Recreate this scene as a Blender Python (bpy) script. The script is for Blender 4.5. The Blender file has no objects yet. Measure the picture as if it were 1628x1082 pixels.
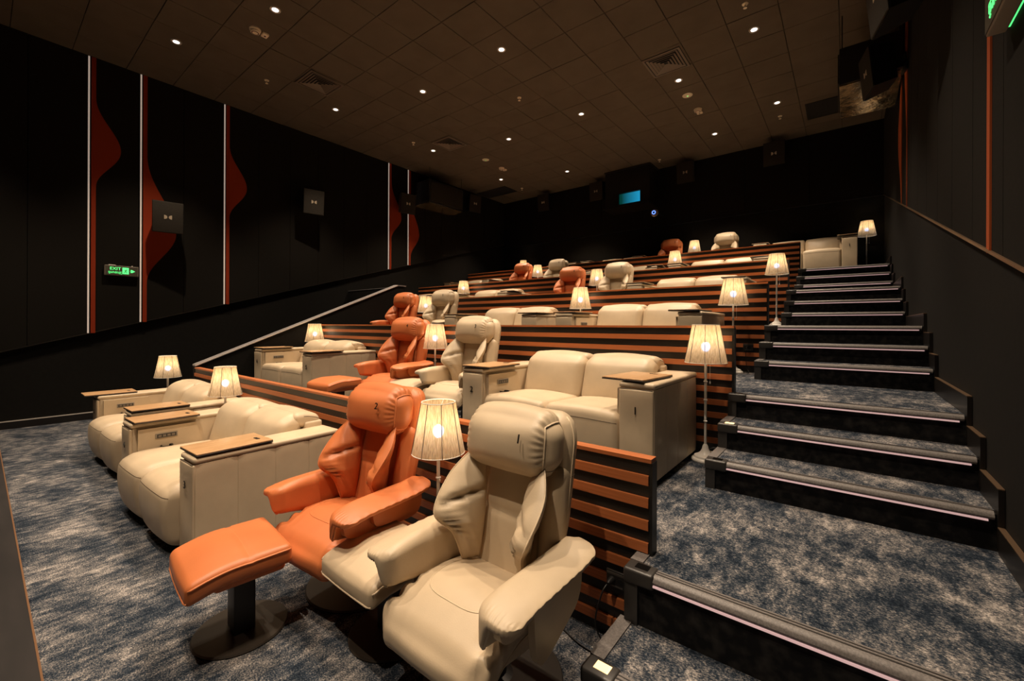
import bpy, math, random
import numpy as np
from mathutils import Vector, Matrix
random.seed(7); rng = np.random.default_rng(7)
S = bpy.context.scene
C = S.collection
PI = math.pi
H = 5.537            # ceiling height
HC = 1.465           # camera height

# ------------------------------------------------------------------ camera, world, exposure
cd = bpy.data.cameras.new('camera'); cam = bpy.data.objects.new('camera', cd); C.objects.link(cam)
cd.sensor_width = 36.0; cd.sensor_fit = 'HORIZONTAL'
cd.lens = 674.2 / 1628 * 36
cd.shift_y = -24.0 / 1628
cd.clip_start = 0.02; cd.clip_end = 60
cam.matrix_world = Matrix.Translation((0, 0, HC)) @ Matrix.Rotation(0.6696, 4, 'Z') @ Matrix.Rotation(PI/2, 4, 'X') @ Matrix.Rotation(0.0042, 4, 'Z')
S.camera = cam
w = bpy.data.worlds.new('world'); S.world = w; w.use_nodes = True
w.node_tree.nodes['Background'].inputs[0].default_value = (0, 0, 0, 1)
w.node_tree.nodes['Background'].inputs[1].default_value = 0
vs = S.view_settings
vs.view_transform = 'Standard'; vs.look = 'None'; vs.gamma = 1.0; vs.use_curve_mapping = False
vs.exposure = 0.18
DOWN_W = 330.0       # each ceiling downlight
LAMP_W = 1.75        # each shaded floor lamp

# ------------------------------------------------------------------ materials
def mat(name, col, rough=.5, metal=0.0, spec=.5, emit=None, es=0.0, coat=0.0):
    m = bpy.data.materials.new(name); m.use_nodes = True
    b = m.node_tree.nodes['Principled BSDF']
    b.inputs['Base Color'].default_value = (*col, 1)
    b.inputs['Roughness'].default_value = rough
    b.inputs['Metallic'].default_value = metal
    b.inputs['Specular IOR Level'].default_value = spec
    b.inputs['Coat Weight'].default_value = coat
    if emit:
        b.inputs['Emission Color'].default_value = (*emit, 1)
        b.inputs['Emission Strength'].default_value = es
    return m
def nodes(m):
    nt = m.node_tree
    return nt, nt.nodes, nt.links, nt.nodes['Principled BSDF']
def noise_col(m, c1, c2, scale, lo=.35, hi=.65, stretch=(1, 1, 1), detail=4, bump=0, bscale=None, coord='Object'):
    nt, N, L, b = nodes(m)
    tc = N.new('ShaderNodeTexCoord'); mp = N.new('ShaderNodeMapping'); mp.inputs['Scale'].default_value = stretch
    L.new(tc.outputs[coord], mp.inputs[0])
    n = N.new('ShaderNodeTexNoise'); n.inputs['Scale'].default_value = scale; n.inputs['Detail'].default_value = detail
    L.new(mp.outputs[0], n.inputs['Vector'])
    r = N.new('ShaderNodeValToRGB')
    r.color_ramp.elements[0].position = lo; r.color_ramp.elements[0].color = (*c1, 1)
    r.color_ramp.elements[1].position = hi; r.color_ramp.elements[1].color = (*c2, 1)
    L.new(n.outputs['Fac'], r.inputs[0]); L.new(r.outputs[0], b.inputs['Base Color'])
    if bump:
        n2 = N.new('ShaderNodeTexNoise'); n2.inputs['Scale'].default_value = bscale or scale; n2.inputs['Detail'].default_value = 3
        L.new(mp.outputs[0], n2.inputs['Vector'])
        bp = N.new('ShaderNodeBump'); bp.inputs['Strength'].default_value = bump; bp.inputs['Distance'].default_value = .01
        L.new(n2.outputs['Fac'], bp.inputs['Height']); L.new(bp.outputs[0], b.inputs['Normal'])
    return m
def leather(name, c, rough=.42):
    m = mat(name, c, rough, spec=.45)
    k = .90
    return noise_col(m, tuple(x*k for x in c), tuple(min(1, x*1.05) for x in c), 5, .3, .7, bump=.05, bscale=220)
M = {}
M['cream'] = leather('cream_leather', (.60, .475, .325))
M['cream_pipe'] = mat('cream_piping', (.68, .545, .38), .45)
M['orange'] = leather('orange_leather', (.60, .180, .060))
M['orange_pipe'] = mat('orange_piping', (.66, .21, .075), .45)
M['seam_cream'] = mat('cream_seam_shadow', (.16, .12, .08), .8)
M['seam_orange'] = mat('orange_seam_shadow', (.16, .04, .012), .8)
M['black'] = mat('matt_black_metal', (.012, .011, .010), .45)
M['disc'] = mat('dark_bronze_plate', (.035, .028, .022), .38, spec=.5)
M['digit'] = mat('dark_number', (.015, .013, .012), .3, metal=.3)
M['slat'] = noise_col(mat('orange_laminate', (.5, .16, .05), .42), (.40, .118, .036), (.52, .165, .055), 9, .3, .7, stretch=(.4, 10, 30))
M['board'] = noise_col(mat('black_board', (.014, .013, .012), .38), (.010, .009, .008), (.022, .020, .017), 9, .3, .7, stretch=(.4, 10, 30))
M['post'] = mat('black_post', (.008, .008, .008), .45)
M['wood'] = noise_col(mat('tray_wood', (.5, .3, .15), .35), (.40, .225, .10), (.58, .36, .19), 14, .3, .7, stretch=(9, .8, 1))
M['tray_edge'] = mat('tray_black_edge', (.012, .010, .009), .4)
M['white'] = mat('white_enamel', (.84, .80, .74), .3)
M['wire'] = mat('shade_wire', (.10, .08, .065), .5)
M['bulb'] = mat('bulb_glow', (1, 1, 1), .4, emit=(.25, .50, 1), es=6)
M['wall'] = noise_col(mat('charcoal_fabric', (.012, .011, .009), .95, spec=.15), (.0085, .0072, .0058), (.0115, .0098, .0078), 60, .3, .7)
M['dado'] = noise_col(mat('black_fabric', (.009, .008, .007), .9, spec=.2), (.0058, .005, .0042), (.0085, .0075, .0062), 25, .3, .7)
M['felt'] = mat('red_felt', (.29, .036, .011), .9, spec=.15)
M['felt_lit'] = mat('lit_red_felt', (.46, .10, .030), .85, spec=.2)  # red felt brightened: light on the right wall put into its colour
M['led'] = mat('pale_light_strip', (.7, .6, .5), .5, emit=(1, .80, .66), es=.26)
M['trim'] = mat('bronze_trim', (.40, .26, .16), .32, metal=.8)
M['ceil'] = noise_col(mat('ceiling_tile_brown', (.06, .043, .03), .9, spec=.1), (.108, .086, .063), (.128, .102, .075), 3, .3, .7)
M['grid'] = mat('ceiling_void', (.012, .009, .007), .9)
M['vent'] = mat('vent_metal', (.15, .115, .085), .5)
M['ventdark'] = mat('vent_dark', (.006, .005, .004), .8)
M['lens'] = mat('downlight_lens', (1, 1, 1), .3, emit=(1, .93, .88), es=3.0)
M['ringw'] = mat('downlight_ring', (.62, .56, .5), .4)
M['plastic'] = mat('ivory_plastic', (.86, .74, .56), .4)
M['reddot'] = mat('dark_red_lens', (.08, .003, .002), .3)
M['greendot'] = mat('green_indicator', (.1, .5, .1), .4, emit=(.2, 1, .25), es=1.0)
M['spk'] = noise_col(mat('speaker_cloth', (.03, .026, .02), .85, spec=.2), (.024, .0205, .016), (.031, .0265, .021), 120)
M['spkbox'] = mat('speaker_box_black', (.008, .007, .006), .5)
M['gloss'] = noise_col(mat('lacquer_gold_reflection', (.02, .018, .015), .16, metal=.75), (.10, .08, .05), (.50, .38, .22), 6, .35, .65, bump=.6, bscale=12)  # gold patches paint the lamps' reflection into the black lacquer
M['logo'] = mat('speaker_badge', (.55, .46, .34), .35, metal=.2)
M['riser'] = noise_col(mat('riser_carpet_shaded', (.012, .012, .013), .95, spec=.1), (.008, .008, .009), (.030, .028, .027), 22, .42, .75, detail=6)  # darker copy of the carpet, shade on the risers put into the colour
M['nosing'] = noise_col(mat('grey_nosing', (.10, .09, .085), .5), (.13, .118, .113), (.19, .172, .165), 160, .4, .6)
M['cap'] = mat('black_corner_cap', (.035, .032, .03), .4)
M['capdark'] = mat('dark_window', (.005, .005, .005), .2)
M['caplit'] = mat('amber_step_light', (1, .8, .5), .3, emit=(1, .64, .26), es=1.5)
M['steplight'] = mat('pink_step_strip', (.6, .45, .45), .35, emit=(1, .62, .60), es=.40)
M['skirt'] = mat('dark_skirting', (.012, .010, .009), .35)
M['stage'] = noise_col(mat('stage_floor_dark', (.05, .038, .036), .5), (.008, .006, .006), (.017, .013, .0125), 3, .3, .7, stretch=(1, 6, 1))
M['brown_edge'] = mat('brown_edge_trim', (.17, .085, .04), .4)
M['cable'] = mat('black_cable', (.012, .012, .012), .4)
M['outlet'] = mat('dark_outlet', (.02, .018, .017), .3)
M['steel'] = mat('outlet_steel', (.20, .18, .16), .35, metal=.7)
M['parcap'] = mat('grey_parapet_cap', (.24, .22, .22), .45)
M['parcap2'] = mat('pale_edge_trim', (.55, .50, .46), .35)
M['signbox'] = mat('sign_box', (.28, .24, .19), .5)
M['signface'] = mat('sign_face', (.10, .09, .07), .35)
M['green'] = mat('green_sign_light', (.1, .6, .2), .4, emit=(.10, 1, .22), es=1.3)
M['window_glow'] = mat('port_glow', (.02, .1, .14), .2, emit=(.0, .30, .50), es=.6)
nt, N, L, b = nodes(M['window_glow'])
tc = N.new('ShaderNodeTexCoord'); sx = N.new('ShaderNodeSeparateXYZ'); L.new(tc.outputs['Generated'], sx.inputs[0])
r = N.new('ShaderNodeValToRGB'); r.color_ramp.elements[0].color = (.0, .05, .04, 1); r.color_ramp.elements[1].color = (.02, .45, .8, 1)
r.color_ramp.elements[0].position = .1
L.new(sx.outputs['X'], r.inputs[0]); L.new(r.outputs[0], b.inputs['Emission Color'])
M['blue'] = mat('blue_ring_light', (.05, .1, 1), .3, emit=(.10, .22, 1), es=2.5)
M['camgrey'] = mat('camera_housing', (.35, .26, .20), .4)
# carpet
cm = mat('mottled_blue_carpet', (.05, .06, .08), 1.0, spec=.05); M['carpet'] = cm
nt, N, L, b = nodes(cm)
tc = N.new('ShaderNodeTexCoord'); geo = N.new('ShaderNodeNewGeometry')
mp = N.new('ShaderNodeMapping'); mp.inputs['Scale'].default_value = (1.0, 1.35, 1); mp.inputs['Rotation'].default_value = (0, 0, .35); L.new(geo.outputs['Position'], mp.inputs[0])
n1 = N.new('ShaderNodeTexNoise'); n1.inputs['Scale'].default_value = 2.7; n1.inputs['Detail'].default_value = 9; n1.inputs['Roughness'].default_value = .68; L.new(mp.outputs[0], n1.inputs['Vector'])
n2 = N.new('ShaderNodeTexNoise'); n2.inputs['Scale'].default_value = 120; n2.inputs['Detail'].default_value = 3; n2.inputs['Roughness'].default_value = .7; L.new(mp.outputs[0], n2.inputs['Vector'])
mp3 = N.new('ShaderNodeMapping'); mp3.inputs['Scale'].default_value = (1.5, .6, 1); mp3.inputs['Rotation'].default_value = (0, 0, -.25); L.new(geo.outputs['Position'], mp3.inputs[0])
n3 = N.new('ShaderNodeTexNoise'); n3.inputs['Scale'].default_value = 15; n3.inputs['Detail'].default_value = 6; n3.inputs['Roughness'].default_value = .72; L.new(mp3.outputs[0], n3.inputs['Vector'])
m3 = N.new('ShaderNodeMath'); m3.operation = 'MULTIPLY_ADD'; m3.inputs[1].default_value = .34; L.new(n3.outputs['Fac'], m3.inputs[0])
mx = N.new('ShaderNodeMath'); mx.operation = 'MULTIPLY_ADD'; mx.inputs[1].default_value = .40; L.new(n2.outputs['Fac'], mx.inputs[0]); L.new(mx.outputs[0], m3.inputs[2])
ms = N.new('ShaderNodeMath'); ms.operation = 'MULTIPLY'; ms.inputs[1].default_value = .34; L.new(n1.outputs['Fac'], ms.inputs[0]); L.new(ms.outputs[0], mx.inputs[2])
r = N.new('ShaderNodeValToRGB'); e = r.color_ramp.elements
e[0].position = .45; e[0].color = (.009, .013, .021, 1); e[1].position = .66; e[1].color = (.50, .455, .425, 1)
q = e.new(.52); q.color = (.032, .043, .060, 1); q = e.new(.580); q.color = (.155, .150, .152, 1)
L.new(m3.outputs[0], r.inputs[0]); L.new(r.outputs[0], b.inputs['Base Color'])
bp = N.new('ShaderNodeBump'); bp.inputs['Strength'].default_value = .45; bp.inputs['Distance'].default_value = .006
L.new(n2.outputs['Fac'], bp.inputs['Height']); L.new(bp.outputs[0], b.inputs['Normal'])
# string lamp shade
sm = bpy.data.materials.new('string_shade'); sm.use_nodes = True; M['shade'] = sm
nt = sm.node_tree; N = nt.nodes; L = nt.links; N.remove(N['Principled BSDF']); out = N['Material Output']
tc = N.new('ShaderNodeTexCoord'); mp = N.new('ShaderNodeMapping'); mp.inputs['Scale'].default_value = (1, 1, .016); L.new(tc.outputs['Object'], mp.inputs[0])
nz = N.new('ShaderNodeTexNoise'); nz.inputs['Scale'].default_value = 150; nz.inputs['Detail'].default_value = 3; L.new(mp.outputs[0], nz.inputs['Vector'])
rc = N.new('ShaderNodeValToRGB'); rc.color_ramp.elements[0].position = .35; rc.color_ramp.elements[1].position = .68
rc.color_ramp.elements[0].color = (.60, .46, .28, 1); rc.color_ramp.elements[1].color = (.82, .67, .45, 1); L.new(nz.outputs['Fac'], rc.inputs[0])
di = N.new('ShaderNodeBsdfDiffuse'); L.new(rc.outputs[0], di.inputs[0])
tr = N.new('ShaderNodeBsdfTranslucent'); L.new(rc.outputs[0], tr.inputs[0])
tp = N.new('ShaderNodeBsdfTransparent'); tp.inputs[0].default_value = (1, .97, .93, 1)
m1 = N.new('ShaderNodeMixShader'); m1.inputs[0].default_value = .55; L.new(di.outputs[0], m1.inputs[1]); L.new(tr.outputs[0], m1.inputs[2])
rt = N.new('ShaderNodeMapRange'); rt.inputs['From Min'].default_value = .35; rt.inputs['From Max'].default_value = .7; rt.inputs['To Min'].default_value = .19; rt.inputs['To Max'].default_value = .10
L.new(nz.outputs['Fac'], rt.inputs['Value'])
m2 = N.new('ShaderNodeMixShader'); L.new(rt.outputs[0], m2.inputs[0]); L.new(m1.outputs[0], m2.inputs[1]); L.new(tp.outputs[0], m2.inputs[2])
L.new(m2.outputs[0], out.inputs[0])

# ------------------------------------------------------------------ object helpers
def link(o, parent=None):
    C.objects.link(o)
    if parent is not None: o.parent = parent
    return o
def tag(o, label=None, cat=None, group=None, kind=None):
    if label: o['label'] = label
    if cat: o['category'] = cat
    if group: o['group'] = group
    if kind: o['kind'] = kind
    return o
def thing(name, label, cat, loc=(0, 0, 0), rz=0, group=None):
    o = bpy.data.objects.new(name, None); o.empty_display_size = .1
    C.objects.link(o); o.location = loc; o.rotation_euler = (0, 0, rz)
    return tag(o, label, cat, group)
KIDS = {}
def part(name, me, parent=None, loc=None, rot=None, label=None, kind=None, scale=None):
    o = bpy.data.objects.new(name, me); link(o, parent)
    if parent is not None: KIDS.setdefault(parent.name, []).append(o)
    if loc is not None: o.location = loc
    if rot is not None: o.rotation_euler = rot
    if scale is not None: o.scale = scale
    if label: o['label'] = label
    if kind: o['kind'] = kind
    return o
def dup(root, loc, rz, label=None, group=None):
    def cp(o, parent):
        c = o.copy(); C.objects.link(c)
        if parent is not None:
            c.parent = parent; KIDS.setdefault(parent.name, []).append(c)
        for ch in KIDS.get(o.name, []): cp(ch, c)
        return c
    r = cp(root, None); r.location = loc; r.rotation_euler = (0, 0, rz)
    if label: r['label'] = label
    if group: r['group'] = group
    return r
def mesh(verts, faces, m, smooth=False, name='m', mi=None):
    me = bpy.data.meshes.new(name)
    me.from_pydata([tuple(map(float, v)) for v in verts], [], [tuple(map(int, f)) for f in faces])
    for x in (m if isinstance(m, (list, tuple)) else [m]): me.materials.append(x)
    if smooth: me.polygons.foreach_set('use_smooth', [True]*len(me.polygons))
    if mi is not None: me.polygons.foreach_set('material_index', mi)
    me.update(); return me
class B:
    """collects pieces of ONE part"""
    def __init__(s): s.v = []; s.f = []; s.mi = []
    def add(s, v, f, mi=0):
        o = len(s.v); s.v += [tuple(map(float, p)) for p in v]; s.f += [tuple(int(i)+o for i in q) for q in f]; s.mi += [mi]*len(f); return s
    def box(s, x0, x1, y0, y1, z0, z1, mi=0):
        v = [(x, y, z) for z in (z0, z1) for y in (y0, y1) for x in (x0, x1)]
        return s.add(v, [(0, 2, 3, 1), (4, 5, 7, 6), (0, 1, 5, 4), (2, 6, 7, 3), (0, 4, 6, 2), (1, 3, 7, 5)], mi)
    def prism(s, poly, ax, a, b, mi=0):
        """poly of 2-D points extruded along axis ax from a to b"""
        n = len(poly)
        def P(u, v, t): return {0: (t, u, v), 1: (u, t, v), 2: (u, v, t)}[ax]
        v = [P(u, w, a) for u, w in poly] + [P(u, w, b) for u, w in poly]
        f = [tuple(range(n))[::-1], tuple(range(n, 2*n))] + [(i, (i+1) % n, n+(i+1) % n, n+i) for i in range(n)]
        return s.add(v, f, mi)
    def lathe(s, prof, n=24, c=(0, 0), mi=0, cap=True):
        v = []; f = []; k = len(prof)
        for i in range(n):
            a = 2*PI*i/n
            for r, z in prof: v.append((c[0]+r*math.cos(a), c[1]+r*math.sin(a), z))
        for i in range(n):
            j = (i+1) % n
            for q in range(k-1): f.append((i*k+q, j*k+q, j*k+q+1, i*k+q+1))
        if cap:
            f.append(tuple(i*k for i in range(n))[::-1]); f.append(tuple(i*k+k-1 for i in range(n)))
        return s.add(v, f, mi)
    def tube(s, pts, r, n=6, closed=False, mi=0):
        P = [Vector(p) for p in pts]; m = len(P); v = []; f = []
        for i in range(m):
            a = P[i-1] if (i > 0 or closed) else P[i]; c = P[(i+1) % m] if (i < m-1 or closed) else P[i]
            t = (c-a); t = t.normalized() if t.length > 1e-9 else Vector((0, 0, 1))
            u = t.cross(Vector((0, 0, 1)))
            if u.length < .05: u = t.cross(Vector((0, 1, 0)))
            u.normalize(); w = t.cross(u)
            for k in range(n):
                an = 2*PI*k/n; v.append(P[i]+r*(math.cos(an)*u+math.sin(an)*w))
        for i in range(m if closed else m-1):
            j = (i+1) % m
            for k in range(n): f.append((i*n+k, i*n+(k+1) % n, j*n+(k+1) % n, j*n+k))
        if not closed: f.append(tuple(range(n))[::-1]); f.append(tuple((m-1)*n+k for k in range(n)))
        return s.add(v, f, mi)
    def mesh(s, m, smooth=False): return mesh(s.v, s.f, m, smooth, mi=s.mi)
def smooth_by_angle(me, ang=.7):
    me.polygons.foreach_set('use_smooth', [True]*len(me.polygons))
    me.set_sharp_from_angle(angle=ang); return me
_bc = {}
def boxmesh(x0, x1, y0, y1, z0, z1, m):
    k = tuple(round(t, 4) for t in (x0, x1, y0, y1, z0, z1))+(m.name,)
    if k not in _bc: _bc[k] = B().box(x0, x1, y0, y1, z0, z1).mesh(m)
    return _bc[k]

# padded shape: rounded box with bulge and a deform function; every point of the surface can be asked for
class Puff:
    def __init__(s, half, c, r, n=(8, 8, 4), k=3, bulge=(0, 0, 0), fn=None):
        s.h = np.array(half, float); s.c = np.array(c, float); s.r = min(r, min(half)*.999); s.n = n; s.k = k; s.b = bulge; s.fn = fn
    def mapq(s, q):
        q = np.atleast_2d(np.array(q, float)); h = s.h; u = np.clip(q/h, -1, 1)
        inner = np.clip(q, -(h-s.r), h-s.r); d = q-inner; Ln = np.linalg.norm(d, axis=1, keepdims=True)
        p = np.where(Ln > 1e-12, inner+s.r*d/np.maximum(Ln, 1e-12), q)
        for i in range(3):
            if s.b[i]:
                j, k = [x for x in range(3) if x != i]
                p[:, i] += u[:, i]*s.b[i]*((1-u[:, j]**2)*(1-u[:, k]**2))**1.5
        p = p+s.c
        if s.fn: p = s.fn(p, u)
        return p
    def uv(s, u, lift=0):
        """surface points for box-normalised coordinates"""
        u = np.atleast_2d(np.array(u, float)); p = s.mapq(u*s.h)
        if lift:
            p2 = s.mapq(u*s.h*1.0+0); n = p-s.c; n = n/np.maximum(np.linalg.norm(n, axis=1, keepdims=True), 1e-9); p = p+n*lift
        return p
    def ax(s, i):
        a = s.h[i]; r = s.r; t = [a-r+r*math.tan(PI/4*j/s.k) for j in range(s.k+1)]
        mid = list(np.linspace(-(a-r), a-r, s.n[i]+1)) if a-r > 1e-6 else [0]
        return sorted(set([round(-x, 7) for x in t]+[round(x, 7) for x in mid]+[round(x, 7) for x in t]))
    def geo(s):
        A = [s.ax(i) for i in range(3)]; V = []; F = []; D = {}
        def vid(p):
            k = (round(p[0], 6), round(p[1], 6), round(p[2], 6))
            if k not in D: D[k] = len(V); V.append(p)
            return D[k]
        for i in range(3):
            j, k = (i+1) % 3, (i+2) % 3
            for sg in (-1, 1):
                for a in range(len(A[j])-1):
                    for b_ in range(len(A[k])-1):
                        ids = []
                        for (x, y) in ((a, b_), (a+1, b_), (a+1, b_+1), (a, b_+1)):
                            p = [0, 0, 0]; p[i] = sg*s.h[i]; p[j] = A[j][x]; p[k] = A[k][y]; ids.append(vid(tuple(p)))
                        F.append(tuple(ids if sg > 0 else ids[::-1]))
        return s.mapq(V), F
    def mesh(s, m):
        v, f = s.geo(); return mesh(v, f, m, True)
def rbox(x0, x1, y0, y1, z0, z1, r, m, k=2):
    p = Puff(((x1-x0)/2, (y1-y0)/2, (z1-z0)/2), ((x0+x1)/2, (y0+y1)/2, (z0+z1)/2), r, n=(1, 1, 1), k=k)
    v, f = p.geo(); return smooth_by_angle(mesh(v, f, m), .9)
def chaikin(P, it=2):
    for _ in range(it):
        Q = []
        for i in range(len(P)):
            a, c = P[i], P[(i+1) % len(P)]
            Q += [(.75*a[0]+.25*c[0], .75*a[1]+.25*c[1]), (.25*a[0]+.75*c[0], .25*a[1]+.75*c[1])]
        P = Q
    return P
def text_mesh(s, size, m, ext=.002):
    cu = bpy.data.curves.new('t', 'FONT'); cu.body = s; cu.size = size; cu.extrude = ext; cu.align_x = 'CENTER'; cu.align_y = 'CENTER'; cu.resolution_u = 3
    o = bpy.data.objects.new('t', cu); C.objects.link(o)
    me = bpy.data.meshes.new_from_object(o.evaluated_get(bpy.context.evaluated_depsgraph_get()))
    bpy.data.objects.remove(o); bpy.data.curves.remove(cu)
    me.materials.clear(); me.materials.append(m); return me
_tm = {}
def digit(s, size):
    if (s, size) not in _tm: _tm[(s, size)] = text_mesh(s, size, M['digit'])
    return _tm[(s, size)]

# ------------------------------------------------------------------ tiers and partitions
T = [0, .445, .955, 1.471, 1.990, 2.500]
PY = [1.864, 3.589, 5.335, 7.38, 9.26, 11.05]
PTOP = [.873, 1.469, 1.949, 2.462, 3.005]
XR = -.679; XL = [-7.0, -7.0, -7.02, -9.04, -9.04]
XW = .557; XWL = -9.11
NOS = {1: [(1.37, .222), (1.70, .445)], 2: [(2.873, .618), (3.21, .785), (3.516, .955)], 3: [(4.669, 1.130), (4.95, 1.30), (5.299, 1.471)],
       4: [(6.773, 1.644), (7.087, 1.816), (7.36, 1.990)], 5: [(8.578, 2.160), (8.894, 2.330), (9.225, 2.500)]}
def struct(name, me, parent=None, **k):
    o = part(name, me, parent, **k)
    if parent is None: o['kind'] = 'structure'
    return o
fl = struct('floor', boxmesh(XWL, XW, -2.2, 2.0, -.1, 0, M['carpet'])); fl['label'] = 'mottled blue grey carpet floor in front of the first row'
lab = ['first', 'second', 'third', 'fourth', 'top']
for i in range(1, 6):
    x0 = -7.0 if i < 3 else XWL
    bm = B().box(x0, -.705, PY[i-1]+.02, PY[i]+.02, 0 if i < 3 else T[i]-1.0, T[i])
    yt = NOS[i][-1][0]
    bm.box(-.705, XW, yt+.02, PY[i]+.02, 0 if i < 3 else T[i]-1.0, T[i])
    o = struct('floor', bm.mesh(M['carpet'])); o['label'] = 'carpeted floor of the %s raised tier' % lab[i-1]
# exit passage floor
o = struct('floor', boxmesh(XWL, -7.0, 2.0, 5.6, -.1, 0, M['carpet'])); o['label'] = 'carpet of the sunken side passage at the left wall'

for i in range(5):
    p = thing('slatted_partition', ['front orange and black slatted partition behind the first row', 'second slatted partition, behind the tall lamp and front aisle sofa', 'third slatted partition, behind the pair of sofas on the second tier', 'fourth slatted partition, reaching up to the left wall', 'topmost slatted partition, below the back row of seats'][i],
              'partition', (0, PY[i], T[i]), 0, 'slatted partitions between the seat rows')
    # slats run down to the floor of the row in front
    zt = PTOP[i]-T[i+1]*0-T[i]; zb = 0.0
    x0, x1 = XL[i], XR
    part('top_rail', boxmesh(x0, x1, -.010, .052, zt-.018, zt, M['slat']), p)
    part('backing_panel', boxmesh(x0, x1-.004, .014, .046, zb, zt-.018, M['board']), p)
    part('end_post', boxmesh(x1-.012, x1+.004, -.006, .052, zb, zt-.018, M['post']), p)
    z = zt-.018
    lb = None; ls = None; xs1 = x1-.012
    mb = boxmesh(x0, xs1, 0, .014, -.057, 0, M['board']); ml = boxmesh(x0, xs1, -.014, .014, -.043, 0, M['slat'])
    while z > zb+.11:
        part('black_slat', mb, p, (0, 0, z)); z -= .057
        part('orange_slat', ml, p, (0, 0, z)); z -= .043
    part('black_slat', boxmesh(x0, xs1, 0, .014, zb, z, M['board']), p)
# dark panel that closes the passage
o = struct('trim_1', boxmesh(XWL, -7.06, 5.37, 5.42, 0, 2.24, M['dado'])); o['label'] = 'black panel closing the side passage'
part('edge_trim', boxmesh(XWL, -7.06, 5.362, 5.43, 2.24, 2.25, M['parcap']), o)

# ------------------------------------------------------------------ sloping parapet
def zpar(y): return .857+(y-1.80)*(2.239-.857)/(5.20-1.80)
pp = thing('parapet', 'dark sloping parapet wall with grey cap beside the side passage', 'parapet', (0, 0, 0))
poly = [(1.87, 0), (5.36, 0), (5.36, 2.239), (5.20, 2.239), (1.87, zpar(1.87))]
part('wall_slab', B().prism(poly, 0, -7.13, -7.03).mesh(M['dado']), pp)
for a, bb, nm, x0, x1, dz, m in (((1.87, zpar(1.87)), (5.20, 2.239), 'cap', -7.15, -7.045, .022, M['parcap']), ((5.20, 2.239), (5.40, 2.239), 'cap', -7.15, -7.045, .022, M['parcap']),
                          ((1.87, zpar(1.87)), (5.20, 2.239), 'edge_trim', -7.045, -7.012, .016, M['parcap2']), ((5.20, 2.239), (5.40, 2.239), 'edge_trim', -7.045, -7.012, .016, M['parcap'])):
    part(nm, B().prism([a, bb, (bb[0], bb[1]+dz), (a[0], a[1]+dz)], 0, x0, x1).mesh(m), pp)

# ------------------------------------------------------------------ stairs
st = thing('staircase', None, None, (0, 0, 0)); st['kind'] = 'structure'; st['label'] = 'dark carpeted aisle staircase with lit nosings along the right wall'
lit = {(1, 0), (2, 1)}
for fl_, steps in NOS.items():
    base = 0 if fl_ == 1 else T[fl_-1]
    for k, (y, z) in enumerate(steps):
        xl = (-.755 if k == 0 else -.735) if fl_ == 1 else -.705
        yend = (steps[k+1][0]+.02) if k < len(steps)-1 else y+.05
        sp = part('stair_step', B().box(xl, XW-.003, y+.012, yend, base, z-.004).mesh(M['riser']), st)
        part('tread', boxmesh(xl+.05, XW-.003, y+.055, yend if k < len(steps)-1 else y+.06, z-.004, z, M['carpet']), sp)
        # ribbed nosing with a rounded front
        prof = [(y+.062, z-.004), (y+.062, z+.004), (y+.024, z+.005), (y+.010, z+.002), (y+.002, z-.006), (y-.002, z-.018), (y+.002, z-.028), (y+.012, z-.030), (y+.012, z-.004)]
        part('nosing', smooth_by_angle(B().prism(prof, 0, xl+.12, XW-.03).mesh(M['nosing'])), sp)
        part('rib', B().box(xl+.12, XW-.03, y+.028, y+.034, z+.0045, z+.0065).box(xl+.12, XW-.03, y+.046, y+.050, z+.004, z+.0062).mesh(M['cap']), sp)
        part('light_strip', boxmesh(xl+.12, XW-.05, y-.001, y+.010, z-.038, z-.030, M['steplight']), sp)
        cc = rbox(xl-.006, xl+.122, y-.006, y+.078, z-.055, z+.008, .012, M['cap']); part('corner_cap', cc, sp)
        part('corner_window', boxmesh(xl+.036, xl+.092, y+.020, y+.060, z+.007, z+.0095, M['caplit'] if (fl_, k) in lit else M['capdark']), sp, label='lit amber corner window' if (fl_, k) in lit else None)
        part('corner_post', boxmesh(xl-.002, xl+.055, y+.002, y+.05, (steps[k-1][1] if k else base), z-.055, M['cap']), sp)
        part('side_trim', boxmesh(xl-.006, xl+.05, y+.078, yend if k < len(steps)-1 else max(y+.1, PY[fl_-1]-.004), z-.03, z+.006, M['nosing']), sp)
# ------------------------------------------------------------------ skirting
bs = thing('baseboard_right', None, None); bs['kind'] = 'structure'; bs['label'] = 'stepped dark skirting along the right wall beside the stairs'
allst = [s for k in sorted(NOS) for s in NOS[k]]
prevz = 0
for i, (y, z) in enumerate(allst):
    yn = allst[i+1][0] if i < len(allst)-1 else 11.0
    part('skirting_board', boxmesh(XW-.022, XW-.002, y-.012, yn-.012, prevz+.02, z+.115, M['skirt']), bs)
    part('skirting_cap', boxmesh(XW-.024, XW-.002, y-.012, yn-.012, z+.115, z+.120, M['trim']), bs)
    prevz = z
bl = struct('baseboard_left', boxmesh(XWL, XWL+.02, -2.2, 5.36, 0, .10, M['skirt'])); bl['label'] = 'black skirting at the foot of the left wall'
part('edge_trim', boxmesh(XWL, XWL+.024, -2.2, 5.36, .10, .112, M['parcap2']), bl)

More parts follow.
